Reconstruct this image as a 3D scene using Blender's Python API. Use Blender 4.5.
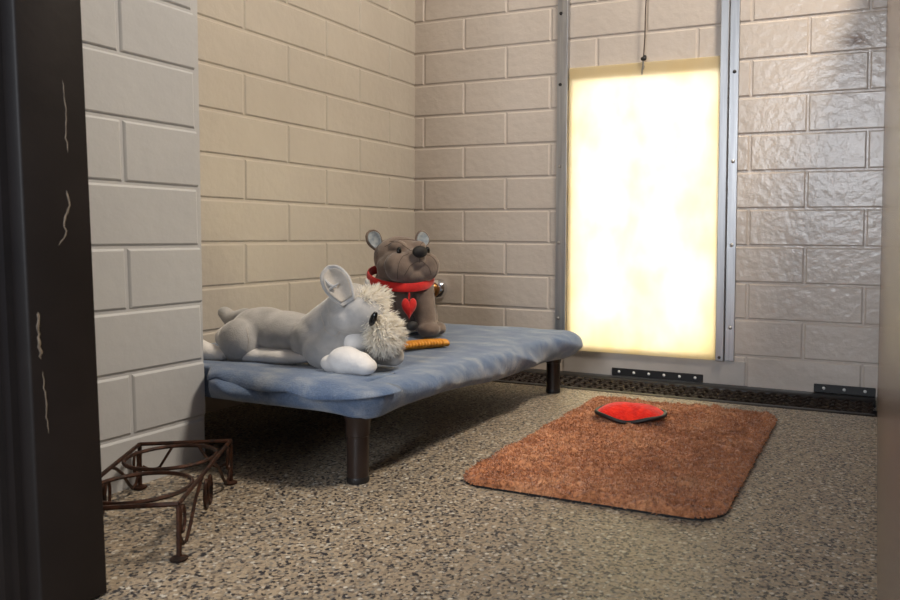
import bpy, bmesh, math, random
import numpy as np
from mathutils import Vector, Matrix, noise
random.seed(7); rng = np.random.default_rng(7)
for o in list(bpy.data.objects): bpy.data.objects.remove(o)
SC = bpy.context.scene
COL = SC.collection

# ------------------------------------------------------------------ camera
def camera():
    yaw, pitch, roll = -0.401681762, -0.0375266477, 0.00882293
    cy, sy = math.cos(yaw), math.sin(yaw)
    f = Vector((sy*math.cos(pitch), cy*math.cos(pitch), math.sin(pitch)))
    r = Vector((cy, -sy, 0)); u = r.cross(f)
    r2 = r*math.cos(roll)+u*math.sin(roll); u2 = -r*math.sin(roll)+u*math.cos(roll)
    cd = bpy.data.cameras.new('camera'); co = bpy.data.objects.new('camera', cd)
    COL.objects.link(co)
    m = Matrix((r2, u2, -f)).transposed().to_4x4()
    m.translation = Vector((1.40306, -2.16136, 0.41383))
    co.matrix_world = m
    cd.sensor_width = 36; cd.lens = 769.762/900*36
    cd.shift_x = -(549.917-450)/900; cd.shift_y = (263.758-300)/900
    cd.clip_start = 0.02
    cd.dof.use_dof = True; cd.dof.focus_distance = 1.7; cd.dof.aperture_fstop = 11
    SC.camera = co
camera()
# ------------------------------------------------------------------ light
SC.view_settings.view_transform = 'Standard'; SC.view_settings.look = 'None'
SC.view_settings.gamma = 1.0; SC.view_settings.exposure = 0.0
w = bpy.data.worlds.new('world'); SC.world = w; w.use_nodes = True
w.node_tree.nodes['Background'].inputs[0].default_value = (0.72, 0.80, 1.0, 1)
w.node_tree.nodes['Background'].inputs[1].default_value = 0.29
def area(name, loc, target, sx, sy, power, col):
    l = bpy.data.lights.new(name, 'AREA'); l.shape = 'RECTANGLE'; l.size = sx; l.size_y = sy
    l.energy = power; l.color = col
    o = bpy.data.objects.new(name, l); COL.objects.link(o); o.location = loc
    o.rotation_euler = (Vector(target)-Vector(loc)).to_track_quat('-Z', 'Y').to_euler()
    return o
area('ceiling_lamp_light', (1.72, -0.85, 2.33), (0.9, -0.80, 0.3), 0.42, 0.42, 76, (1.0, 0.87, 0.71))
area('corridor_window_light', (1.14, -4.1, 1.10), (1.0, 0, .9), 0.55, 1.1, 44, (0.88, 0.93, 1.0))
area('daylight_behind_door', (0.77, 0.60, 0.50), (0.77, 0, 0.47), 1.1, 1.3, 50, (1.0, 0.98, 0.93))

# ------------------------------------------------------------------ materials
def nodes(name):
    m = bpy.data.materials.new(name); m.use_nodes = True
    nt = m.node_tree; return m, nt, nt.nodes['Principled BSDF']
def coords(nt, scale=(1, 1, 1), obj=False):
    tc = nt.nodes.new('ShaderNodeTexCoord'); mp = nt.nodes.new('ShaderNodeMapping')
    mp.inputs['Scale'].default_value = scale
    if obj:
        nt.links.new(tc.outputs['Object'], mp.inputs[0])
    else:
        g = nt.nodes.new('ShaderNodeNewGeometry'); nt.links.new(g.outputs['Position'], mp.inputs[0])
    return mp.outputs[0]
def noise_tex(nt, vec, scale, detail=3, rough=.55):
    n = nt.nodes.new('ShaderNodeTexNoise'); n.inputs['Scale'].default_value = scale
    n.inputs['Detail'].default_value = detail; n.inputs['Roughness'].default_value = rough
    nt.links.new(vec, n.inputs['Vector']); return n.outputs['Fac']
def ramp(nt, fac, stops, interp='LINEAR'):
    r = nt.nodes.new('ShaderNodeValToRGB'); cr = r.color_ramp; cr.interpolation = interp
    while len(cr.elements) < len(stops): cr.elements.new(.5)
    for e, (p, c) in zip(cr.elements, stops): e.position = p; e.color = (*c, 1)
    nt.links.new(fac, r.inputs[0]); return r.outputs[0]
def bump(nt, b, height, strength, dist):
    n = nt.nodes.new('ShaderNodeBump'); n.inputs['Strength'].default_value = strength
    n.inputs['Distance'].default_value = dist
    nt.links.new(height, n.inputs['Height']); nt.links.new(n.outputs[0], b.inputs['Normal']); return n
def basic(name, c1, c2=None, nscale=20, rough=.6, metal=0, spec=.5, sheen=0, bscale=None, bdist=.001, bstr=.6, obj=False, stretch=(1,1,1), coat=0, detail=3, stops=(.35, .65)):
    m, nt, b = nodes(name)
    v = coords(nt, stretch, obj)
    if c2 is None: b.inputs['Base Color'].default_value = (*c1, 1)
    else: nt.links.new(ramp(nt, noise_tex(nt, v, nscale, detail), [(stops[0], c1), (stops[1], c2)]), b.inputs['Base Color'])
    b.inputs['Roughness'].default_value = rough; b.inputs['Metallic'].default_value = metal
    b.inputs['Specular IOR Level'].default_value = spec
    b.inputs['Sheen Weight'].default_value = sheen; b.inputs['Sheen Roughness'].default_value = .45
    b.inputs['Coat Weight'].default_value = coat
    if bscale: bump(nt, b, noise_tex(nt, v, bscale, 3), bstr, bdist)
    return m

def block_paint(name, c1, c2, rough, pebble, brown_spot=False):
    m, nt, b = nodes(name); v = coords(nt)
    col = ramp(nt, noise_tex(nt, v, 3.2, 3), [(.3, c1), (.7, c2)])
    if brown_spot:   # small brown spot mixed into the colour high on the back wall, fading outward
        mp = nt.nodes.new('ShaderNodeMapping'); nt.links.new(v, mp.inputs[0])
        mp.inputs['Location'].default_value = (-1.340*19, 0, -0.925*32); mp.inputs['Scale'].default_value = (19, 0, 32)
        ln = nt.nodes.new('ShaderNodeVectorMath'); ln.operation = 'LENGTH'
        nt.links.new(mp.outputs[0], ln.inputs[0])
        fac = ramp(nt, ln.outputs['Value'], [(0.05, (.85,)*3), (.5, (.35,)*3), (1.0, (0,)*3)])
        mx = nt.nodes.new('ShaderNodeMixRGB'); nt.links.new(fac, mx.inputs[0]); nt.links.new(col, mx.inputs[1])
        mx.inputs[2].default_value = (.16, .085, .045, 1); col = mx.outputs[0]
    nt.links.new(col, b.inputs['Base Color'])
    b.inputs['Roughness'].default_value = rough; b.inputs['Specular IOR Level'].default_value = .55
    a = noise_tex(nt, v, 42, 3, .5); s = noise_tex(nt, v, 260, 2)
    ad = nt.nodes.new('ShaderNodeMath'); ad.operation = 'MULTIPLY_ADD'; ad.inputs[1].default_value = .12
    nt.links.new(s, ad.inputs[0]); nt.links.new(a, ad.inputs[2])
    bump(nt, b, ad.outputs[0], pebble, .006)
    return m
M = {}
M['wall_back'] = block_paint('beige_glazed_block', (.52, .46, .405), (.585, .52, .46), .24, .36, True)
M['wall_left'] = block_paint('beige_block', (.47, .425, .365), (.53, .485, .42), .32, .25)
M['pillar'] = block_paint('pale_block', (.49, .50, .515), (.545, .555, .565), .42, .15)
M['shell'] = basic('grey_plaster', (.55, .53, .50), (.6, .58, .55), 8, .7)
M['partition'] = basic('partition_gloss_panel', (.22, .17, .145), (.26, .20, .17), 6, .24, spec=.15)
M['alu'] = basic('aluminium', (.40, .40, .41), (.52, .52, .52), 30, .38, metal=1, stretch=(4, 4, .15), bscale=200, bdist=.0002)
M['galv'] = basic('painted_sill', (.43, .395, .365), (.48, .445, .415), 12, .4)
M['screw'] = basic('steel_screw', (.55, .52, .48), rough=.3, metal=1)
M['rivet'] = basic('pale_rivet', (.75, .75, .74), rough=.35)
M['dark_screw'] = basic('dark_screw', (.05, .045, .04), rough=.45, metal=.6)
M['black'] = basic('black_plastic', (.007, .007, .008), (.011, .010, .010), 30, .45)
M['grate'] = basic('drain_grate_plastic', (.010, .006, .005), (.020, .012, .009), 60, .6, spec=.25)
M['pit'] = basic('drain_pit', (.01, .008, .007), rough=.7)
M['leg'] = basic('brown_plastic', (.020, .011, .009), (.026, .015, .012), 20, .38)
M['iron'] = basic('rusty_iron', (.016, .009, .007), (.075, .028, .014), 70, .55, metal=.5, bscale=300, bdist=.0006)
M['jamb'] = basic('dark_brown_jamb_paint', (.009, .0062, .0054), (.014, .010, .0088), 8, .5, spec=.3, bscale=60, bdist=.0006)
M['scratch'] = basic('bare_scratch', (.24, .20, .16), (.10, .08, .06), 60, .6, detail=5)
M['chrome'] = basic('chrome', (.8, .8, .82), rough=.09, metal=1)
M['brass'] = basic('brass_stem', (.35, .17, .06), rough=.3, metal=1)
M['cord'] = basic('cord', (.06, .04, .03), rough=.8)
M['plush_grey'] = basic('pale_grey_plush', (.36, .355, .35), (.52, .51, .50), 22, .9, sheen=.6, bscale=420, bdist=.0012, obj=True)
M['plush_white'] = basic('white_plush', (.72, .70, .68), (.82, .80, .78), 30, .9, sheen=.4, bscale=420, bdist=.0015, obj=True)
M['plush_brown'] = basic('taupe_plush', (.13, .095, .075), (.20, .148, .118), 26, .85, sheen=.35, bscale=380, bdist=.0012, obj=True)
M['ear_blue'] = basic('blue_grey_ear_lining', (.20, .24, .28), (.36, .40, .43), 90, .8, sheen=.3, obj=True)
M['ear_pale'] = basic('pale_ear_lining', (.42, .38, .33), (.52, .48, .43), 60, .9, sheen=.4, bscale=300, bdist=.001, obj=True)
def fur_mat():
    m = bpy.data.materials.new('cream_fur'); m.use_nodes = True; nt = m.node_tree; nt.nodes.clear()
    out = nt.nodes.new('ShaderNodeOutputMaterial'); c = ramp(nt, noise_tex(nt, coords(nt), 120), [(.35, (.90, .86, .78)), (.65, (.97, .95, .90))])
    a = nt.nodes.new('ShaderNodeBsdfDiffuse'); b = nt.nodes.new('ShaderNodeBsdfTranslucent'); x = nt.nodes.new('ShaderNodeMixShader'); x.inputs[0].default_value = .5
    nt.links.new(c, a.inputs[0]); nt.links.new(c, b.inputs[0]); nt.links.new(a.outputs[0], x.inputs[1]); nt.links.new(b.outputs[0], x.inputs[2]); nt.links.new(x.outputs[0], out.inputs[0]); return m
M['fur'] = fur_mat()
M['blackshine'] = basic('black_button', (.006, .006, .006), rough=.12)
M['blackplush'] = basic('black_nose_plush', (.008, .007, .007), rough=.7, bscale=300, bdist=.001, obj=True)
M['crease'] = basic('dark_seam', (.055, .038, .030), rough=.9)
M['red'] = basic('red_felt', (.52, .008, .008), (.70, .015, .010), 60, .8, sheen=.3, bscale=300, bdist=.001, obj=True)
M['redtoy'] = basic('red_fleece', (.66, .006, .002), (.90, .022, .004), 60, .9, sheen=.2, bscale=160, bdist=.003, bstr=1, obj=True)
M['chew'] = basic('orange_chew', (.62, .24, .02), (.78, .36, .04), 80, .45, obj=True)

def blanket_mat(name, ca, cb, cc):
    m, nt, b = nodes(name); v = coords(nt, (1.0, 1.6, 1.0))
    c = ramp(nt, noise_tex(nt, v, 17, 4, .6), [(.28, ca), (.50, cb), (.72, cc)])
    n2 = ramp(nt, noise_tex(nt, v, 380, 2), [(.3, (.82,)*3), (.7, (1.12,)*3)])
    mx = nt.nodes.new('ShaderNodeMixRGB'); mx.blend_type = 'MULTIPLY'; mx.inputs[0].default_value = 1
    nt.links.new(c, mx.inputs[1]); nt.links.new(n2, mx.inputs[2]); nt.links.new(mx.outputs[0], b.inputs['Base Color'])
    b.inputs['Roughness'].default_value = .95; b.inputs['Sheen Weight'].default_value = .35
    b.inputs['Specular IOR Level'].default_value = .2
    bump(nt, b, noise_tex(nt, v, 260, 3), .6, .002)
    return m
M['blanket'] = blanket_mat('blue_fleece', (.075, .125, .235), (.125, .18, .285), (.27, .31, .37))

def floor_mat():
    m, nt, b = nodes('flake_epoxy'); v = coords(nt)
    def vor(scale, rnd=1):
        n = nt.nodes.new('ShaderNodeTexVoronoi'); n.inputs['Scale'].default_value = scale
        nt.links.new(v, n.inputs['Vector']); n.inputs['Randomness'].default_value = rnd
        s = nt.nodes.new('ShaderNodeSeparateColor'); nt.links.new(n.outputs['Color'], s.inputs[0]); return s.outputs[0], n.outputs['Distance']
    f1, d1 = vor(275)
    c1 = ramp(nt, f1, [(0, (.022, .022, .028)), (.15, (.15, .12, .095)), (.26, (.29, .235, .17)), (.50, (.38, .31, .225)), (.80, (.23, .21, .18)), (.95, (.52, .49, .43))], 'CONSTANT')
    f2, d2 = vor(150)
    c2 = ramp(nt, f2, [(0, (.035, .035, .045)), (.09, (.5, .5, .5)), (.94, (.6, .57, .5))], 'CONSTANT')
    mask = ramp(nt, f2, [(0, (1,)*3), (.075, (0,)*3), (.955, (1,)*3)], 'CONSTANT')
    dm = ramp(nt, d2, [(.42, (1,)*3), (.46, (0,)*3)])
    mu = nt.nodes.new('ShaderNodeMath'); mu.operation = 'MULTIPLY'; nt.links.new(mask, mu.inputs[0]); nt.links.new(dm, mu.inputs[1])
    mx = nt.nodes.new('ShaderNodeMixRGB'); nt.links.new(mu.outputs[0], mx.inputs[0]); nt.links.new(c1, mx.inputs[1]); nt.links.new(c2, mx.inputs[2])
    nt.links.new(mx.outputs[0], b.inputs['Base Color'])
    b.inputs['Roughness'].default_value = .42; b.inputs['Specular IOR Level'].default_value = .4
    bump(nt, b, noise_tex(nt, v, 150, 3), .35, .003)
    return m
M['floor'] = floor_mat()
def panel_mat():
    m = bpy.data.materials.new('translucent_fibreglass'); m.use_nodes = True; nt = m.node_tree
    nt.nodes.clear(); out = nt.nodes.new('ShaderNodeOutputMaterial')
    v = coords(nt, (1, 1, .6))
    c = ramp(nt, noise_tex(nt, v, 7, 5, .6), [(.36, (.955, .87, .62)), (.60, (.97, .95, .84))])
    t = nt.nodes.new('ShaderNodeBsdfTranslucent'); d = nt.nodes.new('ShaderNodeBsdfDiffuse'); g = nt.nodes.new('ShaderNodeBsdfGlossy')
    g.inputs['Roughness'].default_value = .3
    nt.links.new(c, t.inputs[0]); d.inputs[0].default_value = (.72, .58, .34, 1)
    m1 = nt.nodes.new('ShaderNodeMixShader'); m1.inputs[0].default_value = .45
    nt.links.new(t.outputs[0], m1.inputs[1]); nt.links.new(d.outputs[0], m1.inputs[2])
    m2 = nt.nodes.new('ShaderNodeMixShader'); m2.inputs[0].default_value = .04
    nt.links.new(m1.outputs[0], m2.inputs[1]); nt.links.new(g.outputs[0], m2.inputs[2])
    nt.links.new(m2.outputs[0], out.inputs[0]); return m
M['panel'] = panel_mat()
def rug_mat():
    m, nt, b = nodes('tan_rug_pile'); v = coords(nt)
    c = ramp(nt, noise_tex(nt, v, 9, 4, .6), [(.30, (.38, .15, .066)), (.52, (.52, .235, .115)), (.72, (.64, .34, .185))])
    n2 = ramp(nt, noise_tex(nt, v, 110, 4, .7), [(.34, (.50, .42, .36)), (.62, (1.15, 1.15, 1.12))])
    mx = nt.nodes.new('ShaderNodeMixRGB'); mx.blend_type = 'MULTIPLY'; mx.inputs[0].default_value = 1
    nt.links.new(c, mx.inputs[1]); nt.links.new(n2, mx.inputs[2])
    nt.links.new(mx.outputs[0], b.inputs['Base Color']); b.inputs['Roughness'].default_value = .95
    b.inputs['Sheen Weight'].default_value = .35; b.inputs['Specular IOR Level'].default_value = .15; return m
M['rug'] = rug_mat()

# ------------------------------------------------------------------ helpers
def link(name, me, mat, parent=None, smooth=True):
    o = bpy.data.objects.new(name, me); COL.objects.link(o)
    if mat and not me.materials: me.materials.append(mat)
    if smooth: me.polygons.foreach_set('use_smooth', [True]*len(me.polygons))
    if parent: o.parent = parent
    return o
def mesh(name, v, f, mat, parent=None, smooth=True):
    me = bpy.data.meshes.new(name); me.from_pydata([tuple(p) for p in v], [], f); me.update()
    return link(name, me, mat, parent, smooth)
def from_bm(name, bm, mat, parent=None, smooth=True, ang=50):
    bmesh.ops.recalc_face_normals(bm, faces=bm.faces)
    me = bpy.data.meshes.new(name); bm.to_mesh(me); bm.free()
    o = link(name, me, mat, parent, smooth)
    if smooth:
        try: me.set_sharp_from_angle(angle=math.radians(ang))
        except Exception: pass
    return o
def add_box(bm, lo, hi, bev=0, seg=2):
    r = bmesh.ops.create_cube(bm, size=1)
    lo = Vector(lo); hi = Vector(hi); c = (lo+hi)/2; s = hi-lo
    for v in r['verts']: v.co = Vector((v.co.x*s.x, v.co.y*s.y, v.co.z*s.z))+c
    if bev:
        ed = {e for v in r['verts'] for e in v.link_edges}
        bmesh.ops.bevel(bm, geom=list(ed), offset=bev, segments=seg, affect='EDGES', profile=.5)
def box(name, lo, hi, mat, parent=None, bev=0.0, seg=2):
    bm = bmesh.new(); add_box(bm, lo, hi, bev, seg); return from_bm(name, bm, mat, parent, ang=18)
def add_tube(bm, pts, rad, seg=8, closed=False, cap=True):
    pts = [Vector(p) for p in pts]; n = len(pts); rings = []
    rr = rad if hasattr(rad, '__len__') else [rad]*n
    up = Vector((0, 0, 1)); prev = None
    for i, p in enumerate(pts):
        a = pts[(i-1) % n] if (closed or i > 0) else p; b = pts[(i+1) % n] if (closed or i < n-1) else p
        t = (b-a).normalized()
        if prev is None:
            x = t.cross(up)
            if x.length < .1: x = t.cross(Vector((1, 0, 0)))
        else: x = prev-t*prev.dot(t)
        x.normalize(); prev = x; y = t.cross(x)
        rings.append([bm.verts.new(p+(x*math.cos(k*2*math.pi/seg)+y*math.sin(k*2*math.pi/seg))*rr[i]) for k in range(seg)])
    m = n if closed else n-1
    for i in range(m):
        A = rings[i]; B = rings[(i+1) % n]
        off = 0
        if closed and i == n-1:
            off = min(range(seg), key=lambda q: (A[0].co-B[q].co).length)
        for k in range(seg): bm.faces.new((A[k], A[(k+1) % seg], B[(k+1+off) % seg], B[(k+off) % seg]))
    if cap and not closed: bm.faces.new(rings[0][::-1]); bm.faces.new(rings[-1])
def tube(name, pts, rad, mat, parent=None, seg=8, closed=False):
    bm = bmesh.new(); add_tube(bm, pts, rad, seg, closed); return from_bm(name, bm, mat, parent)
def add_lathe(bm, prof, c, axis=Vector((0, 0, 1)), seg=32):
    q = Vector((0, 0, 1)).rotation_difference(axis.normalized()); c = Vector(c); rings = []
    for r, z in prof:
        rings.append([bm.verts.new(c+q @ Vector((r*math.cos(k*2*math.pi/seg), r*math.sin(k*2*math.pi/seg), z))) for k in range(seg)])
    for A, B in zip(rings, rings[1:]):
        for k in range(seg): bm.faces.new((A[k], A[(k+1) % seg], B[(k+1) % seg], B[k]))
    bm.faces.new(rings[0][::-1]); bm.faces.new(rings[-1])
def lathe(name, prof, c, mat, parent=None, axis=Vector((0, 0, 1)), seg=32):
    bm = bmesh.new(); add_lathe(bm, prof, c, axis, seg); return from_bm(name, bm, mat, parent)
def root(name, label, cat, loc=(0, 0, 0), rz=0, group=None):
    o = bpy.data.objects.new(name, None); COL.objects.link(o); o.location = loc; o.rotation_euler.z = rz
    o.empty_display_size = .02
    return tag(o, label, cat, group)
def tag(o, label, cat, group=None):
    o['label'] = label; o['category'] = cat
    if group: o['group'] = group
    return o
def struct(o): o['kind'] = 'structure'; return o
def blob(name, parts, mat, parent=None, voxel=.004, smooth=6, wrinkle=0, wscale=30):
    """soft body: ellipsoids (cx,cy,cz,rx,ry,rz[,rotx,roty,rotz]) and capsules ((a),(b),ra,rb) fused into one skin"""
    bm = bmesh.new()
    def ell(c, r, rot=None):
        q = bmesh.ops.create_icosphere(bm, subdivisions=3, radius=1)
        for v in q['verts']:
            p = Vector((v.co.x*r[0], v.co.y*r[1], v.co.z*r[2]))
            if rot: p = rot @ p
            v.co = p+Vector(c)
    for p in parts:
        if hasattr(p[0], '__len__'):
            a, b = Vector(p[0]), Vector(p[1]); n = max(3, int((b-a).length/min(p[2], p[3])*3))
            for i in range(n+1):
                t = i/n; rr = p[2]*(1-t)+p[3]*t; ell(a.lerp(b, t), (rr,)*3)
        else:
            rot = None
            if len(p) > 6:
                from mathutils import Euler
                rot = Euler([math.radians(x) for x in p[6:9]]).to_matrix()
            ell(p[:3], p[3:6], rot)
    me = bpy.data.meshes.new('tmp'); bm.to_mesh(me); bm.free()
    o = bpy.data.objects.new('tmp', me); COL.objects.link(o)
    md = o.modifiers.new('r', 'REMESH'); md.mode = 'VOXEL'; md.voxel_size = voxel
    sm = o.modifiers.new('s', 'SMOOTH'); sm.factor = .5; sm.iterations = smooth
    dg = bpy.context.evaluated_depsgraph_get(); ev = o.evaluated_get(dg)
    m2 = bpy.data.meshes.new_from_object(ev); bpy.data.objects.remove(o); bpy.data.meshes.remove(me)
    m2.name = name
    if wrinkle:
        for v in m2.vertices:
            n = noise.fractal(v.co*wscale, 1, 2, 3)
            v.co = v.co+v.normal*n*wrinkle
    m2.materials.clear()
    return link(name, m2, mat, parent)
def blades(name, roots, dirs, length, width, mat, parent=None, seg=3, droop=.3, curl=.3, jit=.25):
    """tapered bent fibres, many in one mesh"""
    V = []; F = []
    for p, d in zip(roots, dirs):
        d = Vector(d).normalized(); L = length*(1+random.uniform(-jit, jit))
        s = d.cross(Vector((random.uniform(-1, 1), random.uniform(-1, 1), random.uniform(-1, 1))))
        if s.length < 1e-3: continue
        s.normalize(); q = Vector(p); cur = d.copy()
        cv = Vector((random.gauss(0, 1), random.gauss(0, 1), random.gauss(0, 1)))*curl
        b = len(V)
        for i in range(seg):
            wd = width*(1-i/seg*.8)
            V.append(q-s*wd/2); V.append(q+s*wd/2)
            cur = (cur+cv/seg+Vector((0, 0, -droop/seg))).normalized(); q = q+cur*L/seg
        V.append(q)
        for i in range(seg-1): F.append((b+2*i, b+2*i+1, b+2*i+3, b+2*i+2))
        F.append((b+2*seg-2, b+2*seg-1, b+2*seg))
    return mesh(name, V, F, mat, parent)

# ------------------------------------------------------------------ room
H = 0.1016; BL = 2.92960*H; HB = BL/2
ZJ = lambda k: (k+.82)*H          # height of horizontal joint k
TOPZ = 2.40
def block_wall(name, mp, s0, s1, joint, mat, thick, hole=None, end=None):
    """running-bond blocks as real relief. mp(s,z,d)->point, d = depth below face. joint(row) -> offset of that row's joints"""
    V = []; F = []
    W = [(0, .0030), (.0024, .0030), (.0042, .0012), (.0062, .0)]
    def quad(a, b, c, d): F.append((a, b, c, d))
    def rect(xa, xb, za, zb, ea):   # ea: which sides are real joints (l,r,b,t)
        if xb-xa < .002 or zb-za < .002: return
        rings = []
        for wi, dp in W:
            l = xa+(wi if ea[0] else 0); r = xb-(wi if ea[1] else 0); b_ = za+(wi if ea[2] else 0); t = zb-(wi if ea[3] else 0)
            if r-l < .0005: r = l = (l+r)/2
            if t-b_ < .0005: t = b_ = (t+b_)/2
            base = len(V)
            for (x, z) in ((l, b_), (r, b_), (r, t), (l, t)): V.append(mp(x, z, dp))
            rings.append(base)
        for A, B in zip(rings, rings[1:]):
            for k in range(4):
                side = (2, 1, 3, 0)[k]
                if ea[side]: quad(A+k, A+(k+1) % 4, B+(k+1) % 4, B+k)
        B = rings[-1]; F.append((B, B+1, B+2, B+3))
    def clip(xa, xb, za, zb, ea):
        if hole:
            hx0, hx1, hz0, hz1 = hole
            if xa < hx1 and xb > hx0 and za < hz1 and zb > hz0:
                if xa < hx0: rect(xa, hx0, za, zb, (ea[0], False, ea[2], ea[3])); ea = (False, *ea[1:]); xa = hx0
                if xb > hx1: rect(hx1, xb, za, zb, (False, ea[1], ea[2], ea[3])); ea = (ea[0], False, *ea[2:]); xb = hx1
                if za < hz0: rect(xa, xb, za, hz0, (ea[0], ea[1], ea[2], False))
                if zb > hz1: rect(xa, xb, hz1, zb, (ea[0], ea[1], False, ea[3]))
                return
        rect(xa, xb, za, zb, ea)
    k = -1
    while ZJ(k) < TOPZ:
        za, zb = max(0, ZJ(k)), min(TOPZ, ZJ(k+1)); ph = joint(k)
        n0 = math.floor((s0-ph)/BL)-1
        for i in range(n0, n0+int((s1-s0)/BL)+4):
            xa, xb = ph+i*BL, ph+(i+1)*BL
            l, r = xa >= s0, xb <= s1
            xa, xb = max(xa, s0), min(xb, s1)
            if xb-xa <= .001: continue
            clip(xa, xb, za, zb, (l, r if r else False, ZJ(k) >= 0, ZJ(k+1) <= TOPZ))
        k += 1
    # solid body behind the face
    def slab(a, b, c, d):
        base = len(V)
        for dd in (.0031, thick):
            for (x, z) in ((a, c), (b, c), (b, d), (a, d)): V.append(mp(x, z, dd))
        q = base; F.extend([(q, q+3, q+2, q+1), (q+4, q+5, q+6, q+7), (q, q+1, q+5, q+4), (q+1, q+2, q+6, q+5), (q+2, q+3, q+7, q+6), (q+3, q, q+4, q+7)])
    if hole:
        hx0, hx1, hz0, hz1 = hole
        slab(s0, hx0, 0, TOPZ); slab(hx1, s1, 0, TOPZ); slab(hx0, hx1, 0, hz0); slab(hx0, hx1, hz1, TOPZ)
    else: slab(s0, s1, 0, TOPZ)
    o = mesh(name, V, F, mat, None, False)
    bm = bmesh.new(); bm.from_mesh(o.data); bmesh.ops.remove_doubles(bm, verts=bm.verts, dist=1e-5)
    bmesh.ops.recalc_face_normals(bm, faces=bm.faces)
    bm.to_mesh(o.data); bm.free()
    return struct(o)
PX = 1.412         # partition face
PIL_X, PIL_Y = .303, -1.142
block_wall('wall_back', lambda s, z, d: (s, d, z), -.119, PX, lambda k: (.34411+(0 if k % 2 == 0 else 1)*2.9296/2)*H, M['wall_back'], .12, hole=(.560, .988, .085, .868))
block_wall('wall_left', lambda s, z, d: (-d, -s, z), 0, 1.60, lambda k: (1.41315+(0 if k % 2 == 0 else 1)*2.9296/2)*H, M['wall_left'], .12)
block_wall('wall_front', lambda s, z, d: (PIL_X-d, -s-.028*max(0, min(1, z)-.05), z), -PIL_Y, 1.75, lambda k: 1.287 if k % 2 == 0 else -PIL_Y, M['pillar'], .14)
struct(box('wall_return', (0.001, -1.34, 0), (PIL_X-.141, PIL_Y-.03, TOPZ), M['shell']))
pt = struct(box('wall_partition', (PX, -1.975, 0), (PX+.03, -.0005, 1.25), M['partition']))
TR0, TR1 = -.243, -.004
bm = bmesh.new()
add_box(bm, (-.15, -4.8, -.05), (2.2, TR0, 0)); add_box(bm, (-.15, TR1, -.05), (PX+.2, .12, 0))
struct(from_bm('floor', bm, M['floor'], smooth=False))
struct(box('trim_1', (-.15, TR0, -.06), (PX+.2, TR1, -.035), M['pit']))
struct(box('ceiling', (-.15, -2.0, TOPZ), (3.2, .13, TOPZ+.05), M['shell']))
struct(box('trim_2', (.535, -.0045, .0), (1.075, 0.0, .0675), M['galv'], bev=.0015))

# ceiling lamp
t = root('ceiling_light', 'square warm ceiling lamp above the kennel partition', 'lamp', (1.72, -.85, TOPZ))
bm = bmesh.new(); add_box(bm, (-.2, -.2, -.05), (.2, .2, -.001), .006); from_bm('housing', bm, M['alu'], t)

# ------------------------------------------------------------------ drain grate
g = root('drain_grate', 'long black and brown slotted drain grate along foot of back wall', 'drain grate', (0, 0, 0))
bm = bmesh.new()
add_box(bm, (.004, TR0+.001, -.014), (PX-.004, TR0+.026, .0015), .001, 1)
add_box(bm, (.004, TR1-.06, -.014), (PX-.004, TR1-.001, .0008), .001, 1)
from_bm('frame', bm, M['black'], g)
bm = bmesh.new(); y0, y1 = TR0+.026, TR1-.06; n = 46; dx = (PX-.02)/n
for i in range(n+1):
    xx = .008+i*dx
    add_box(bm, (xx-.003, y0, -.012), (xx+.003, y1, -.0015), .0008, 1)
for r_ in range(7):
    yy = y0+(r_+.5)*(y1-y0)/7; pts = [(.008+dx*i/4, yy+.006*math.sin(i*math.pi/2), -.004+.0025*math.cos(i*math.pi/2+r_*math.pi)) for i in range(n*4+1)]
    add_tube(bm, pts, .0045, 6)
from_bm('lattice', bm, M['grate'], g)
def hinge(x0, x1, n, label):
    t = root('hinge_strip', label, 'hinge strip', ((x0+x1)/2, 0, 0), group=None); L = x1-x0
    box('plate', (-L/2, -.0085, .0015), (L/2, -.0048, .024), M['black'], t, .001, 1)
    for i in range(n):
        x = -L/2+L*(i+.5)/n
        lathe('rivet', [(.0001, .0035), (.002, .0033), (.0036, .0018), (.0042, 0)][::-1], (x, -.0085, .0135), M['rivet'], t, Vector((0, -1, 0)), 12)
hinge(.690, .960, 6, 'black riveted hinge strip below the glowing door panel')
hinge(1.256, PX-.004, 3, 'black riveted hinge strip at right beside the glossy partition')

# ------------------------------------------------------------------ dog door
d = root('guillotine_door', 'glowing cream translucent sliding dog door panel in back wall', 'dog door', (.77, 0, .068))
box('panel', (-.222, -.013, .0), (.224, -.009, .842), M['panel'], d, .0008, 1)
def rail(side, label):
    x0 = .5055 if side < 0 else .9955
    t = root('door_rail', label, 'door rail', (x0, 0, .0678))
    zt = 1.25
    bm = bmesh.new()
    if side < 0:
        add_box(bm, (0, -.007, .0), (.0205, -.0005, zt), .0012); f = 1
    else:
        add_box(bm, (.0235, -.009, .0), (.0495, -.0005, zt), .0012)
    from_bm('flange', bm, M['alu'], t, ang=18)
    bm = bmesh.new()
    if side < 0:
        add_box(bm, (.021, -.021, 0), (.0395, -.0005, zt), .0015)
    else:
        add_box(bm, (.0, -.021, 0), (.0225, -.0145, zt), .0015); add_box(bm, (.018, -.0146, 0), (.0225, -.0005, zt), .0008)
    from_bm('channel', bm, M['alu'], t, ang=18)
    sx = .011 if side < 0 else .0375
    for z in (.161, .390, .620, .865, 1.076):
        lathe('screw', [(.0052, 0), (.005, .0012), (.003, .0027), (.0002, .0031)], (sx, -.007 if side < 0 else -.009, z-.0678), M['screw'] if z < .7 else M['dark_screw'], t, Vector((0, -1, 0)), 12)
    if side > 0: lathe('screw', [(.0045, 0), (.004, .0012), (.0002, .0018)], (.011, -.021, .010), M['dark_screw'], t, Vector((0, -1, 0)), 12)
rail(-1, 'narrow aluminium guide rail left of the glowing door'); rail(1, 'wide aluminium guide rail right of the glowing door')
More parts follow.
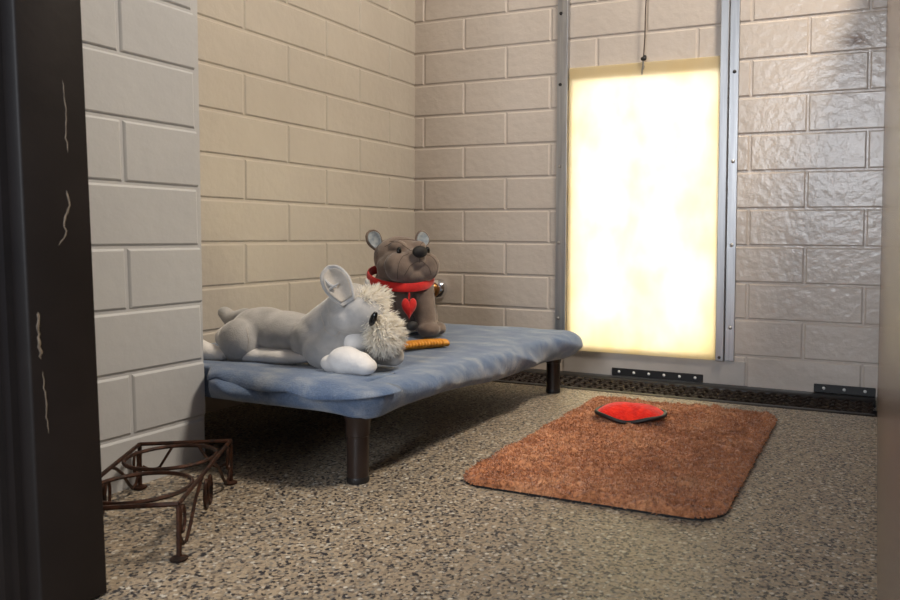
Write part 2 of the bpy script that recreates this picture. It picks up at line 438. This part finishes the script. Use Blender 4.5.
c = root('pull_cord', 'thin dark pull cord hanging above the glowing door panel', 'cord', (.778, -.02, 1.28))
tube('cord', [(.008, 0, 0), (.006, 0, -.08), (.0065, 0, -.17), (.004, 0, -.22), (.003, 0, -.3), (0, 0, -.355)], .0018, M['cord'], c)
blob('knot', [(0, 0, -.362, .009, .007, .0065), (.004, 0, -.357, .005, .005, .006)], M['black'], c, .0015, 2)
bm = bmesh.new(); add_tube(bm, [(-.001, 0, -.366), (-.002, .002, -.38), (-.005, .004, -.392), (-.006, .006, -.405)], .0022, 6)
add_tube(bm, [(-.002, .0, -.378), (.002, .001, -.384), (-.001, .002, -.392)], .0016, 6)
from_bm('clip', bm, M['alu'], c)

# chrome dog waterer behind the bulldog
k = root('waterer_nozzle', 'chrome drinking nozzle on back wall behind the brown plush dog', 'nozzle', (.092, 0, .236))
lathe('flange', [(.033, 0), (.034, .007), (.032, .016), (.024, .025), (.012, .029)], (0, -.0005, 0), M['chrome'], k, Vector((0, -1, 0)))
lathe('stem', [(.0095, 0), (.0095, .03), (.012, .032), (.012, .04)], (0, -.008, 0), M['brass'], k, Vector((0.1, -1, 0)))
lathe('cup', [(.012, 0), (.024, .006), (.027, .016), (.026, .030), (.020, .036), (.008, .038), (.002, .034)], (.004, -.045, 0), M['brass'], k, Vector((.35, -1, .0)))

# ------------------------------------------------------------------ door jamb (front left)
j = root('door_jamb', 'dark brown scratched metal door jamb at left edge of view', 'door jamb', (.6, -1.62, 0))
bm = bmesh.new()
def prism(bm, outline, z0, z1):
    a = [bm.verts.new((x, y, z0)) for x, y in outline]; b = [bm.verts.new((x, y, z1)) for x, y in outline]
    n = len(a)
    for i in range(n): bm.faces.new((a[i], a[(i+1) % n], b[(i+1) % n], b[i]))
    bm.faces.new(a[::-1]); bm.faces.new(b)
# stepped frame profile, face towards the corridor
prism(bm, [(-.20, .02), (-.20, -.030), (.030, -.030), (.033, -.025), (.046, -.025), (.049, -.019), (.067, -.019), (.070, -.016), (.070, .055), (.066, .058), (-.10, .058), (-.10, .02)], 0, 2.2)
from_bm('frame', bm, M['jamb'], j)
def scratch(pts, wd, par=j):
    V = []; F = []; zs = np.linspace(pts[0][1], pts[-1][1], 16)
    pts = [(float(np.interp(-z, [-b for a, b in pts], [a for a, b in pts]))+random.gauss(0, .0007), float(z)) for z in zs]
    for i, (x, z) in enumerate(pts):
        ww = wd*1.25*(.3+.9*abs(noise.noise(Vector((x*90, z*60, 3)))))*(1 if 0 < i < len(pts)-1 else .1)
        V += [(.0704, x-ww, z), (.0704, x+ww, z), (.0692, x-ww, z), (.0692, x+ww, z)]
        if i: b = 4*i; F += [(b-4, b-3, b+1, b), (b-3, b-1, b+3, b+1), (b-2, b-4, b, b+2)]
    return mesh('scratch', V, F, M['scratch'], par)
j.rotation_euler.y = math.radians(-2.6)   # the jamb leans slightly
j.location.x = .536
scratch([(.030, .575), (.032, .55), (.031, .52), (.032, .497)], .0009); scratch([(.030, .455), (.032, .44), (.024, .42), (.026, .408), (.018, .395)], .0014)
scratch([(-.008, .325), (-.009, .30), (-.007, .275)], .0022); scratch([(-.006, .262), (-.005, .24), (-.004, .21), (-.002, .195)], .0010)

# ------------------------------------------------------------------ bed
ZB = .163            # top of the blanket
bed = root('raised_dog_bed', 'low raised dog bed frame on brown round legs under the blue blanket', 'dog bed', (.33, -.71, 0))
BX0, BX1, BY0, BY1 = .012, .655, -1.155, -.275
lo = lambda x, y: (x-.33, y+.71)
bm = bmesh.new(); zf = .112
for a, b in (((BX0, BY0), (BX1, BY0)), ((BX1, BY0), (BX1, BY1)), ((BX1, BY1), (BX0, BY1)), ((BX0, BY1), (BX0, BY0))):
    cx0, cy0 = lo(*a); cx1, cy1 = lo(*b)
    ins = lambda v, lim: math.copysign(abs(v)-.045, v)
    add_tube(bm, [(ins(cx0, 0), ins(cy0, 0), zf+.014), (ins(cx1, 0), ins(cy1, 0), zf+.014)], .0135, 12)
from_bm('frame', bm, M['leg'], bed)
box('sling', (BX0-.33+.03, BY0+.71+.03, zf+.024), (BX1-.33-.03, BY1+.71-.03, zf+.031), M['black'], bed)
for x, y in ((.616, -1.118), (.628, -.308), (.05, -1.118), (.05, -.308)):
    px, py = lo(x, y)
    lg = lathe('leg', [(.015, 0), (.0175, .002), (.0180, .010), (.0180, .078), (.0200, .0795), (.0205, .104), (.0225, .108), (.0230, .112)], (px, py, 0), M['leg'], bed, seg=40)
    lathe('foot_cap', [(.0182, .0004), (.0187, .002), (.0187, .009), (.0182, .0105)], (px, py, 0), M['black'], lg, seg=40)

# blanket : rounded padded sheet draped over the sling
bl = root('blue_blanket', 'blue fleece blanket draped over the raised dog bed', 'blanket', (.33, -.71, 0))
def hem(x, y):
    t = (y+1.17)/.93; t = min(max(t, 0), 1)
    hr = .121*(1-t)+.088*t + .004*math.sin(y*13+1) - .010*math.exp(-((x-.66)**2+(y+1.15)**2)/.004)
    return hr
X0, X1, Y0, Y1 = .012, .678, -1.158, -.262
def topz(x, y):
    z = ZB+.0035*noise.noise(Vector((x*5, y*5, 1)))+.0016*noise.noise(Vector((x*16, y*9, 4)))
    z += .006*max(0, (y+.55)/.3)*0
    return z
V = []; F = []; NP = 520; per = []
def corner(cx, cy, a0, r):
    for i in range(14):
        a = math.radians(a0+90*i/13); per.append((cx+r*math.cos(a), cy+r*math.sin(a), math.cos(a), math.sin(a)))
def side(a, b, n, nx, ny):
    for i in range(1, n):
        t = i/n; per.append((a[0]+(b[0]-a[0])*t, a[1]+(b[1]-a[1])*t, nx, ny))
rc = .035; E = .030   # corner radius, overhang of the rounded edge
ax0, ax1, ay0, ay1 = X0+E, X1-E, Y0+E, Y1-E
side((ax0+rc, ay0), (ax1-rc, ay0), 130, 0, -1); corner(ax1-rc, ay0+rc, -90, rc)
side((ax1, ay0+rc), (ax1, ay1-rc), 170, 1, 0); corner(ax1-rc, ay1-rc, 0, rc)
side((ax1-rc, ay1), (ax0+rc, ay1), 60, 0, 1); corner(ax0+rc, ay1-rc, 90, rc)
side((ax0, ay1-rc), (ax0, ay0+rc), 60, -1, 0); corner(ax0+rc, ay0+rc, 180, rc)
cx, cy = (ax0+ax1)/2, (ay0+ay1)/2; NPn = len(per); rings = []
for s in np.linspace(.03, 1, 44):
    ring = []
    for (x, y, nx, ny) in per:
        # shrink towards the long centre line
        qx = cx+(x-cx)*s; qy = y+(max(min(y, cy+.30), cy-.30)-y)*(1-s)
        V.append([qx-.33, qy+.71, topz(qx, qy)]); ring.append(len(V)-1)
    rings.append(ring)
for ph in np.linspace(6, 205, 30):
    a = math.radians(ph); ring = []
    for q, (x, y, nx, ny) in enumerate(per):
        zt = topz(x, y); hz = hem(x, y) if nx > -.5 else .115
        hf = (zt-hz)/2; mid = (zt+hz)/2
        if a < math.pi: out = E*math.sin(a)**.9 if math.sin(a) > 0 else 0
        else: out = E*math.sin(a)*.8
        zz = mid+hf*math.cos(min(a, math.pi))
        wave = (1-2*abs(noise.noise(Vector((x*4, y*4.6+zz*11+.15*noise.noise(Vector((y*3, zz*8, 0))), zz*3)))))*.030-.018 + noise.noise(Vector((x*22, y*22+zz*30, 3)))*.005+.022*math.exp(-((x-.66)**2+(y+.27)**2)/.012)
        if ny < -.3: wave += .010*(-ny)
        if nx > .5 or ny < -.5: out += wave*math.sin(min(a, math.pi))*1.1
        V.append([x+nx*out-.33, y+ny*out+.71, zz+wave*.25*math.sin(min(a, math.pi))]); ring.append(len(V)-1)
    rings.append(ring)
for A, B in zip(rings, rings[1:]):
    for i in range(NPn):
        F.append((A[i], A[(i+1) % NPn], B[(i+1) % NPn], B[i]))
F.append(tuple(rings[0]))
def tuck(V):   # the cloth passes behind the end of the front wall
    for p in V:
        X_, Y_ = p[0]+.33, p[1]-.71; q = min(1, max(0, (X_-.305)/.07)); lim = -1.134-.075*q*q*(3-2*q)
        if Y_ < lim: p[1] = lim+.71-.05*(lim-Y_)
tuck(V); mesh('sheet', V, F, M['blanket'], bl)
# upper layer folded over the front edge, following the rounded rim
hz = [(.012, .156), (.30, .155), (.334, .154), (.355, .161), (.393, .150), (.45, .149), (.509, .153), (.56, .143), (.61, .141), (.66, .146)]
V = []; F = []; ny_ = 30
fp = [(ax0+rc-.03*i_, ay0, 0, -1) for i_ in (1,)]+per[:129+14]
for ii, (x, y, nx, ny) in enumerate(fp):
    hh = float(np.interp(x, [a for a, b in hz], [b for a, b in hz]))
    u_ = max(0, (ii-112)/(len(fp)-1-112)); fd = 1-u_*u_*(3-2*u_)
    for k_ in range(ny_+1):
        t = k_/ny_
        if t < .5:
            q = 1-t/.5; px_, py_ = x-nx*.12*q, y-ny*.12*q
            z = topz(px_, py_)-.003+fd*.0105*min(1, (t/.5)*1.2)
        else:
            a = (t-.5)/.5*math.pi/2; dz = (ZB+.0075-hh)
            o_ = (E+.004+.003*fd)*math.sin(a)**.8+.003*noise.noise(Vector((x*14, a, 2)))*math.sin(a)
            px_, py_ = x+nx*o_, y+ny*o_
            z = topz(x, y)-.003+.0105*fd-dz*(1-math.cos(a))*(.3+.7*fd)
        V.append([px_-.33, py_+.71, z])
for i in range(len(fp)-1):
    for k_ in range(ny_):
        a = i*(ny_+1)+k_; F.append((a, a+ny_+1, a+ny_+2, a+1))
tuck(V); fo = mesh('folded_layer', V, F, M['blanket'], bl)
md = fo.modifiers.new('thick', 'SOLIDIFY'); md.thickness = .0045; md.offset = -1

# ------------------------------------------------------------------ schnauzer plush
ZT = ZB+.008
s = root('schnauzer_plush', 'pale grey and white plush dog lying with fluffy muzzle, facing right', 'plush dog', (.38, -1.0, ZT-.004))
S = lambda x, y, z: (x-.38, y+1.0, z-ZT+.004)
def e(x, y, z, rx, ry, rz, *r): return (*S(x, y, z), rx, ry, rz, *r)
def cp(a, b, ra, rb): return (S(*a), S(*b), ra, rb)
body = blob('body', [
    e(.280, -.995, .214, .050, .056, .048), e(.282, -1.040, .204, .046, .032, .044),
    e(.350, -.995, .220, .095, .050, .043), e(.30, -.995, .222, .075, .050, .046), e(.432, -.995, .214, .055, .052, .047),
    cp((.435, -.995, .222), (.500, -1.0, .275), .046, .036), e(.470, -1.03, .198, .040, .028, .034), e(.490, -1.02, .215, .035, .03, .035),
    e(.513, -1.0, .280, .045, .045, .043), e(.520, -1.008, .258, .044, .044, .032), e(.545, -1.008, .270, .038, .040, .036),
], M['plush_grey'], s, .0035, 5, .0012, 24)
blob('tail', [cp((.245, -.99, .245), (.208, -.985, .236), .018, .0175), cp((.208, -.985, .236), (.186, -.985, .250), .0175, .013)], M['plush_grey'], s, .003, 4)
blob('belly', [e(.345, -1.028, .180, .10, .026, .016), e(.31, -1.035, .180, .05, .024, .017)], M['plush_white'], s, .003, 4)
blob('hind_paw', [cp((.155, -1.075, .188), (.205, -1.068, .186), .025, .022), cp((.205, -1.068, .186), (.258, -1.060, .180), .021, .012)], M['plush_white'], s, .003, 5)
blob('hind_paw', [cp((.135, -.93, .190), (.235, -.94, .190), .024, .026)], M['plush_white'], s, .003, 5)
blob('front_paw', [e(.552, -1.066, .191, .036, .024, .025), e(.590, -1.064, .183, .021, .021, .016), e(.522, -1.062, .183, .026, .020, .017), e(.575, -1.065, .188, .028, .023, .021)], M['plush_white'], s, .003, 5)
blob('front_paw', [cp((.50, -.965, .19), (.582, -.965, .186), .022, .019)], M['ear_pale'], s, .003, 5)
blob('chest_bib', [e(.530, -1.010, .214, .022, .026, .022, 0, 30, 0)], M['plush_white'], s, .003, 4)
# seam of haunch and neck
bm = bmesh.new()
def surf_line(bm, ob, pts, r, off=.0002):
    """thread lying on the surface of ob; pts in ob-parent space, projected to nearest surface point"""
    out = []
    for p in pts:
        ok, loc, nrm, idx = ob.closest_point_on_mesh(Vector(p)); out.append(loc+nrm*off)
    add_tube(bm, out, r, 5)
def seam(ob, pts, mat, par):
    bm = bmesh.new(); surf_line(bm, ob, pts, .0006); return from_bm('seam', bm, mat, par)
def arc(p, q, c_, n=18):
    p, q, c_ = Vector(p), Vector(q), Vector(c_)
    return [(1-t)**2*p+2*t*(1-t)*c_+t*t*q for t in np.linspace(0, 1, n)]
seam(body, arc(S(.318, -1.06, .240), S(.290, -1.065, .170), S(.350, -1.07, .185)), M['ear_pale'], s)
seam(body, arc(S(.470, -1.04, .268), S(.520, -1.05, .230), S(.478, -1.06, .240)), M['ear_pale'], s)
def petal_ear(name, base, tip, normal, wid, mat_o, mat_i, par, cup=.010, thick=.004, base_w=.45):
    base, tip, nn = Vector(base), Vector(tip), Vector(normal).normalized(); up = tip-base; L = up.length; up.normalize()
    nn = (nn-up*nn.dot(up)).normalized(); sd = up.cross(nn)
    def sheet(off, sc):
        V = []; F = []; n, m = 14, 10
        for i in range(n+1):
            t = i/n; ww = wid*sc*(base_w+(1-base_w)*math.sin(min(1, t*1.7)*math.pi/2))*math.sqrt(max(0, 1-max(0, (t-.45)/.55)**2.3))
            if i == n: ww = .0006
            for k in range(m+1):
                q = k/m*2-1
                p = base+up*(L*(.5+(t-.5)*sc))+sd*ww*q+nn*(off+cup*(q*q)*min(1, ww/wid*1.2)-.3*cup*t)
                V.append(p)
        for i in range(n):
            for k in range(m):
                a = i*(m+1)+k; F.append((a, a+1, a+m+2, a+m+1))
        return V, F
    V, F = sheet(0, 1); o = mesh(name, V, F, mat_o, par)
    md = o.modifiers.new('t', 'SOLIDIFY'); md.thickness = thick; md.offset = 0
    sb = o.modifiers.new('s', 'SUBSURF'); sb.levels = 1; sb.render_levels = 1
    V, F = sheet(thick*.62, .80); i_ = mesh('ear_lining', V, F, mat_i, o)
    md = i_.modifiers.new('t', 'SOLIDIFY'); md.thickness = .0012; md.offset = 0
    return o
camdir = Vector((.62, -.78, .08))
petal_ear('ear', S(.538, -1.040, .288), S(.498, -1.052, .355), (.60, -.80, .0), .026, M['plush_grey'], M['ear_pale'], s, .009, .006, .5)
petal_ear('ear', S(.525, -.962, .300), S(.508, -.945, .318), (.7, .2, .2), .022, M['plush_grey'], M['ear_pale'], s, .008, .005, .5)
# crossing folds inside the ear
ok = bmesh.new()
add_tube(ok, [S(.497, -1.062, .335), S(.512, -1.060, .322), S(.524, -1.056, .318)], [.0016, .0028, .0012], 6)
add_tube(ok, [S(.505, -1.062, .306), S(.515, -1.060, .316), S(.526, -1.054, .325)], [.0012, .0030, .0014], 6)
from_bm('ear_fold', ok, M['plush_grey'], s)
muz = blob('muzzle', [e(.583, -.995, .229, .021, .032, .026), e(.572, -.995, .257, .014, .026, .018), e(.556, -.995, .293, .018, .032, .017)], M['fur'], s, .003, 4)
def fur_on(ob, n, mind, length, width, bias, **kw):
    me = ob.data; fs = list(me.polygons); R = []; D = []
    while len(R) < n:
        p = random.choice(fs); nrm = p.normal
        if not mind(p.center, nrm): continue
        c_ = p.center+Vector((random.uniform(-1, 1),)*3)*.0012
        R.append(c_-nrm*.001); D.append(nrm+Vector(bias)+Vector((random.gauss(0, .25), random.gauss(0, .25), random.gauss(0, .25))))
    return R, D
zl = lambda z: z-ZT+.004
R, D = fur_on(muz, 1700, lambda c_, n: c_.z < zl(.266), .026, .0018, (0.45, -.1, -.25))
blades('beard', R, D, .021, .0036, M['fur'], s, 4, .25, .35)
R, D = fur_on(muz, 700, lambda c_, n: c_.z > zl(.270), .02, .0018, (.75, 0, .15))
blades('eyebrow', R, D, .018, .0034, M['fur'], s, 4, .2, .35)
blob('eye', [e(.587, -1.036, .263, .0065, .006, .0150, 0, 26, 0)], M['blackshine'], s, .0012, 2)
blob('nose', [e(.628, -.975, .246, .010, .012, .009)], M['blackplush'], s, .002, 2)

# ------------------------------------------------------------------ bulldog plush
ZG = ZB+.001
b = root('bulldog_plush', 'dark taupe plush bulldog sitting upright with red collar and heart', 'plush dog', (.328, -.572, ZG), math.radians(48)); b.scale = (1.05,)*3
bb = blob('body', [
    (0, .030, .075, .070, .072, .073), (0, .0, .115, .062, .052, .055), (0, -.022, .098, .055, .036, .05),
    ((.044, -.03, .115), (.050, -.050, .03), .030, .0235), ((-.044, -.03, .115), (-.050, -.050, .03), .030, .0235),
    (.062, .02, .040, .034, .050, .040), (-.062, .02, .040, .034, .050, .040),
    (.052, -.064, .019, .0265, .033, .0185), (-.052, -.064, .019, .0265, .033, .0185),
    (.078, -.032, .017, .024, .036, .017), (-.078, -.032, .017, .024, .036, .017), (0, .0, .155, .050, .048, .035)], M['plush_brown'], b, .0032, 5, .0016, 22)
hd = blob('head', [
    (0, -.005, .190, .063, .056, .046), (0, -.035, .180, .060, .040, .038),
    (.031, -.064, .170, .036, .031, .031), (-.031, -.064, .170, .036, .031, .031), (0, -.072, .184, .027, .028, .023),
    (0, -.062, .153, .040, .026, .020), (.040, -.028, .168, .028, .03, .030), (-.040, -.028, .168, .028, .03, .030),
    (.026, -.045, .212, .020, .018, .013), (-.026, -.045, .212, .020, .018, .013)], M['plush_brown'], b, .003, 4, .0016, 26)
blob('nose', [(0, -.101, .200, .0185, .011, .0125)], M['blackplush'], b, .0018, 3)
for sx in (-1, 1):
    ey = blob('eye', [(sx*.036, -.071, .203, .0058, .0055, .0085)], M['blackshine'], b, .001, 2)
    petal_ear('ear', (sx*.050, .004, .212), (sx*.074, .004, .246), (sx*.15, -1, .25), .0195, M['plush_brown'], M['ear_blue'], b, .006, .005, .6)
bm = bmesh.new()
for sx in (-1, 1):
    seam(hd, arc((sx*.058, -.03, .222), (sx*.014, -.085, .214), (sx*.030, -.060, .232)), M['crease'], b)
    seam(hd, arc((sx*.050, -.055, .205), (sx*.062, -.05, .150), (sx*.064, -.075, .180)), M['crease'], b)
    seam(hd, arc((sx*.022, -.085, .205), (sx*.045, -.080, .143), (sx*.060, -.1, .180)), M['crease'], b)
    seam(hd, arc((0, -.102, .180), (sx*.034, -.090, .152), (sx*.018, -.11, .182)), M['crease'], b)
seam(hd, arc((-.045, -.03, .235), (.045, -.03, .235), (0, -.06, .245)), M['crease'], b)
seam(hd, arc((0, -.104, .192), (0, -.104, .176), (0, -.11, .184), 8), M['crease'], b)
bm = bmesh.new()
pts = []
for i in range(56):
    a = 2*math.pi*i/56; pts.append((.0740*math.cos(a), -.012+.067*math.sin(a), .137+.020*math.sin(a)))
rg = []
for i, p in enumerate(pts):
    a = 2*math.pi*i/56; nrm = Vector((math.cos(a), math.sin(a), 0)); rr = []
    for k in range(10):
        q = 2*math.pi*k/10; rr.append(bm.verts.new(Vector(p)+nrm*.0038*math.cos(q)+Vector((0, 0, .0105*math.sin(q)))))
    rg.append(rr)
for i in range(56):
    A, B = rg[i], rg[(i+1) % 56]
    for k in range(10): bm.faces.new((A[k], A[(k+1) % 10], B[(k+1) % 10], B[k]))
col_ = from_bm('collar', bm, M['red'], b)
V = []; F = []; n = 48; rings = []
hp = [(16*math.sin(t)**3, 13*math.cos(t)-5*math.cos(2*t)-2*math.cos(3*t)-math.cos(4*t)) for t in np.linspace(0, 2*math.pi, n, endpoint=False)]
lay = [(.02, .0085), (.4, .0078), (.7, .0060), (.9, .0035), (1, 0), (.9, -.0035), (.7, -.006), (.4, -.0078), (.02, -.0085)]
for sc, th in lay:
    rings.append(len(V)); V += [(x*sc*.00108, -.088-th, .072+(y*.95+1)*sc*.00178) for x, y in hp]
for A, B in zip(rings, rings[1:]):
    for k in range(n): F.append((A+k, A+(k+1) % n, B+(k+1) % n, B+k))
mesh('heart_tag', V, F, M['red'], b)
tube('tag_loop', [(0, -.088+.005*math.cos(a), .098+.008*math.sin(a)) for a in np.linspace(0, 2*math.pi, 14, endpoint=False)], .0012, M['red'], b, 6, True)

# the head is turned and lifted a little against the body
pv = Matrix.Translation((0, 0, .143)) @ Matrix.Rotation(math.radians(13), 4, 'Z') @ Matrix.Rotation(math.radians(-3), 4, 'X') @ Matrix.Diagonal((1, 1, 1.10, 1)) @ Matrix.Translation((0, 0, -.155))
for ch in b.children:
    if ch.name.split('.')[0] in ('head', 'nose', 'eye', 'ear', 'seam'): ch.matrix_basis = pv

# ------------------------------------------------------------------ orange chew
ca, cb = Vector((.462, -.815, ZB+.002)), Vector((.528, -.690, ZB+.002))
dv = cb-ca; L = dv.length
c = root('orange_dog_chew', 'ridged orange chew stick lying on blue blanket before the bulldog', 'dog chew', ca, math.atan2(dv.y, dv.x))
V = []; F = []; N = 110
for i in range(N+1):
    t = i/N; x = t*L
    env = .0155*(1-.25*math.exp(-((t-.13)/.05)**2))
    if t < .04: env *= .55+.45*t/.04
    if t > .9: env *= 1+.25*(t-.9)/.1
    rid = .0020*math.sin(i/N*2*math.pi*19) if .16 < t < .92 else 0
    for k in range(14):
        a = 2*math.pi*k/14
        V.append((x, (env+rid)*math.cos(a), .0085+(.0085+rid*.8)*math.sin(a)+.002*math.sin(t*3.1)))
for i in range(N):
    for k in range(14):
        F.append((i*14+k, (i+1)*14+k, (i+1)*14+(k+1) % 14, i*14+(k+1) % 14))
F.append(tuple(range(14))); F.append(tuple(range(N*14+13, N*14-1, -1)))
mesh('stick', V, F, M['chew'], c)

# ------------------------------------------------------------------ rug
RX, RY, RW, RL, RR = .985, -.705, .442, .715, .055
r_ = root('shaggy_rug', 'rectangular tan brown shaggy bath rug on the speckled floor', 'rug', (RX, RY, 0))
def inside(x, y, m=0):
    qx = max(abs(x)-(RW/2-RR-m), 0); qy = max(abs(y)-(RL/2-RR-m), 0)
    return RR-math.hypot(qx, qy)    # >0 inside
bm = bmesh.new(); out = []
for cx_, cy_, a0 in ((1, 1, 0), (-1, 1, 90), (-1, -1, 180), (1, -1, 270)):
    for i in range(10):
        a = math.radians(a0+i*10); out.append((cx_*(RW/2-RR)+RR*math.cos(a), cy_*(RL/2-RR)+RR*math.sin(a)))
prism(bm, out, .0004, .0035); from_bm('backing', bm, M['blackplush'], r_, False)
def rz(x, y, d):
    e_ = min(1, max(0, d)/.014); n1 = noise.noise(Vector((x*32, y*32, 1))); n2 = noise.noise(Vector((x*85, y*85, 5))); n3 = noise.noise(Vector((x*9, y*9, 9)))
    return .0038+(.0095+.0060*n1+.0050*n2+.004*n3)*math.sqrt(e_)
st = .0032; nx_, ny_ = int(RW/st), int(RL/st); idx = {}; V = []; F = []
for i in range(nx_+1):
    for k in range(ny_+1):
        x = -RW/2+RW*i/nx_; y = -RL/2+RL*k/ny_; d_ = inside(x, y)
        if d_ < -.003: continue
        idx[i, k] = len(V); V.append((x, y, rz(x, y, d_)))
for i in range(nx_):
    for k in range(ny_):
        q = [(i, k), (i+1, k), (i+1, k+1), (i, k+1)]
        if all(a in idx for a in q): F.append(tuple(idx[a] for a in q))
pm = mesh('pile', V, F, M['rug'], r_)
R = []; D = []
while len(R) < 52000:
    x = random.uniform(-RW/2, RW/2); y = random.uniform(-RL/2, RL/2); d_ = inside(x, y)
    if d_ < 0: continue
    cl = Vector((noise.noise(Vector((x*120, y*120, 0))), noise.noise(Vector((x*120, y*120, 20))), .55))
    if d_ < .012:
        cl += Vector((x/abs(x) if abs(x) > RW/2-.03 else 0, y/abs(y) if abs(y) > RL/2-.03 else 0, -.2))*.7
    R.append((x, y, rz(x, y, d_)-.001)); D.append(cl)
tf = blades('tufts', R, D, .0062, .0024, M['rug'], r_, 2, .2, 1.2); tf['kind'] = 'stuff'

# ------------------------------------------------------------------ red fleece toy
t = root('red_fleece_toy', 'small flat red fleece dog toy with black piping on rug', 'dog toy', (.918, -.563, .0165), math.radians(3))
TW, TD = .073, .047
def edge(a):
    # four-cornered outline with soft bulging sides
    c_, s_ = math.cos(a), math.sin(a); p = 2.9
    r0 = 1/((abs(c_)**p+abs(s_)**p)**(1/p)); return TW*c_*r0, TD*s_*r0*(1+.10*math.cos(2*a)*0)
def ez(a):
    x, y = edge(a); return .0085+.001*(abs(x)/TW)**2-.0045*math.cos(x*52)-(.002 if y < 0 else 0)*(1-(x/TW)**2)
V = []; F = []; n = 96; rings = []
for sc, h_ in [(.02, 1), (.2, .98), (.4, .90), (.6, .76), (.78, .54), (.9, .30), (.97, .12), (1, 0), (.97, -.10), (.9, -.25), (.75, -.45), (.5, -.6), (.02, -.62)]:
    rings.append(len(V))
    for i in range(n):
        a = 2*math.pi*i/n; x, y = edge(a); hh = .021 if h_ > 0 else .017
        V.append((x*sc, y*sc, max(.0003, ez(a)*sc**2+.0125*(1-sc**2)+hh*h_)))
for A, B in zip(rings, rings[1:]):
    for k in range(n): F.append((A+k, A+(k+1) % n, B+(k+1) % n, B+k))
mesh('cushion', V, F, M['redtoy'], t)
tube('piping', [(*[q*1.015 for q in edge(2*math.pi*i/n)], ez(2*math.pi*i/n)) for i in range(n)], .0046, M['black'], t, 8, True)

# ------------------------------------------------------------------ iron bowl stand
A_, B_, C_, D_ = [Vector((x, y, 0)) for x, y in ((.603, -1.464), (.434, -1.214), (.320, -1.291), (.489, -1.541))]
st_ = root('bowl_stand', 'rusty wrought iron double dog bowl stand with two rings', 'bowl stand', (A_+B_+C_+D_)/4)
cc = (A_+B_+C_+D_)/4; zt = .072; Q = lambda p, z: (p-cc)+Vector((0, 0, z))
bm = bmesh.new()
for p, q_ in ((A_, B_), (B_, C_), (C_, D_), (D_, A_)): add_tube(bm, [Q(p, zt), Q(q_, zt)], .0032, 6)

from_bm('top_frame', bm, M['iron'], st_)
for p in (A_, B_, C_, D_):
    lg = tube('leg', [Q(p, zt-.001), Q(p, .035), Q(p, .003)], .0034, M['iron'], st_, 6)
    lathe('foot_pad', [(.0085, 0), (.0105, .0012), (.0105, .0035), (.006, .0055), (.004, .006)], Q(p, 0), M['iron'], lg, seg=20)
ax = (B_-A_).normalized(); Ls = (B_-A_).length; sx_ = (D_-A_).normalized(); Ws = (D_-A_).length
for f_ in (.262, .738):
    ctr = A_+ax*Ls*f_+sx_*Ws*.5; R_ = .0635
    tube('bowl_ring', [Q(ctr+ax*R_*math.cos(a)+sx_*R_*math.sin(a), zt-.001) for a in np.linspace(0, 2*math.pi, 48, endpoint=False)], .0030, M['iron'], st_, 6, True)
def scroll(P, dirv, L):
    """side panel: two sweeping bars and a pair of ovals"""
    bm = bmesh.new(); q = lambda s_, z: Q(P+dirv*s_, z)
    for m_ in (0, 1):
        u = (lambda s_: s_) if m_ == 0 else (lambda s_: L-s_)
        pts = [(.0, .068), (.014, .055), (.021, .038), (.013, .024), (.006, .030), (.012, .022), (.03, .012), (.045, .018), (.075, .045), (.105, .064), (.125, .070)]
        pts = [(.004, .030), (.018, .014), (.034, .012), (.052, .024), (.078, .048), (.105, .064), (.122, .071)]
        add_tube(bm, [q(u(a), z) for a, z in pts], .0024, 6)
        add_tube(bm, [q(u(.018+.010*math.cos(a)), .047+.017*math.sin(a)) for a in np.linspace(0, 2*math.pi, 20, endpoint=False)], .0022, 6, True)
        add_tube(bm, [q(u(L/2-.011+.0095*math.cos(a)), .037+.021*math.sin(a)) for a in np.linspace(0, 2*math.pi, 22, endpoint=False)], .0023, 6, True)
    from_bm('scrollwork', bm, M['iron'], st_)
scroll(A_, ax, Ls); scroll(D_, ax, Ls)
def brace(P, dirv, L):
    bm = bmesh.new(); q = lambda s_, z: Q(P+dirv*s_, z)
    add_tube(bm, [q(.004, .036), q(.018, .028), q(.030, .034), q(.052, .0705)], .0023, 6); from_bm('brace', bm, M['iron'], st_); bm = bmesh.new(); add_tube(bm, [q(L-.052, .0705), q(L-.030, .034), q(L-.018, .028), q(L-.004, .036)], .0023, 6)
    from_bm('brace', bm, M['iron'], st_)
brace(B_, sx_, Ws)
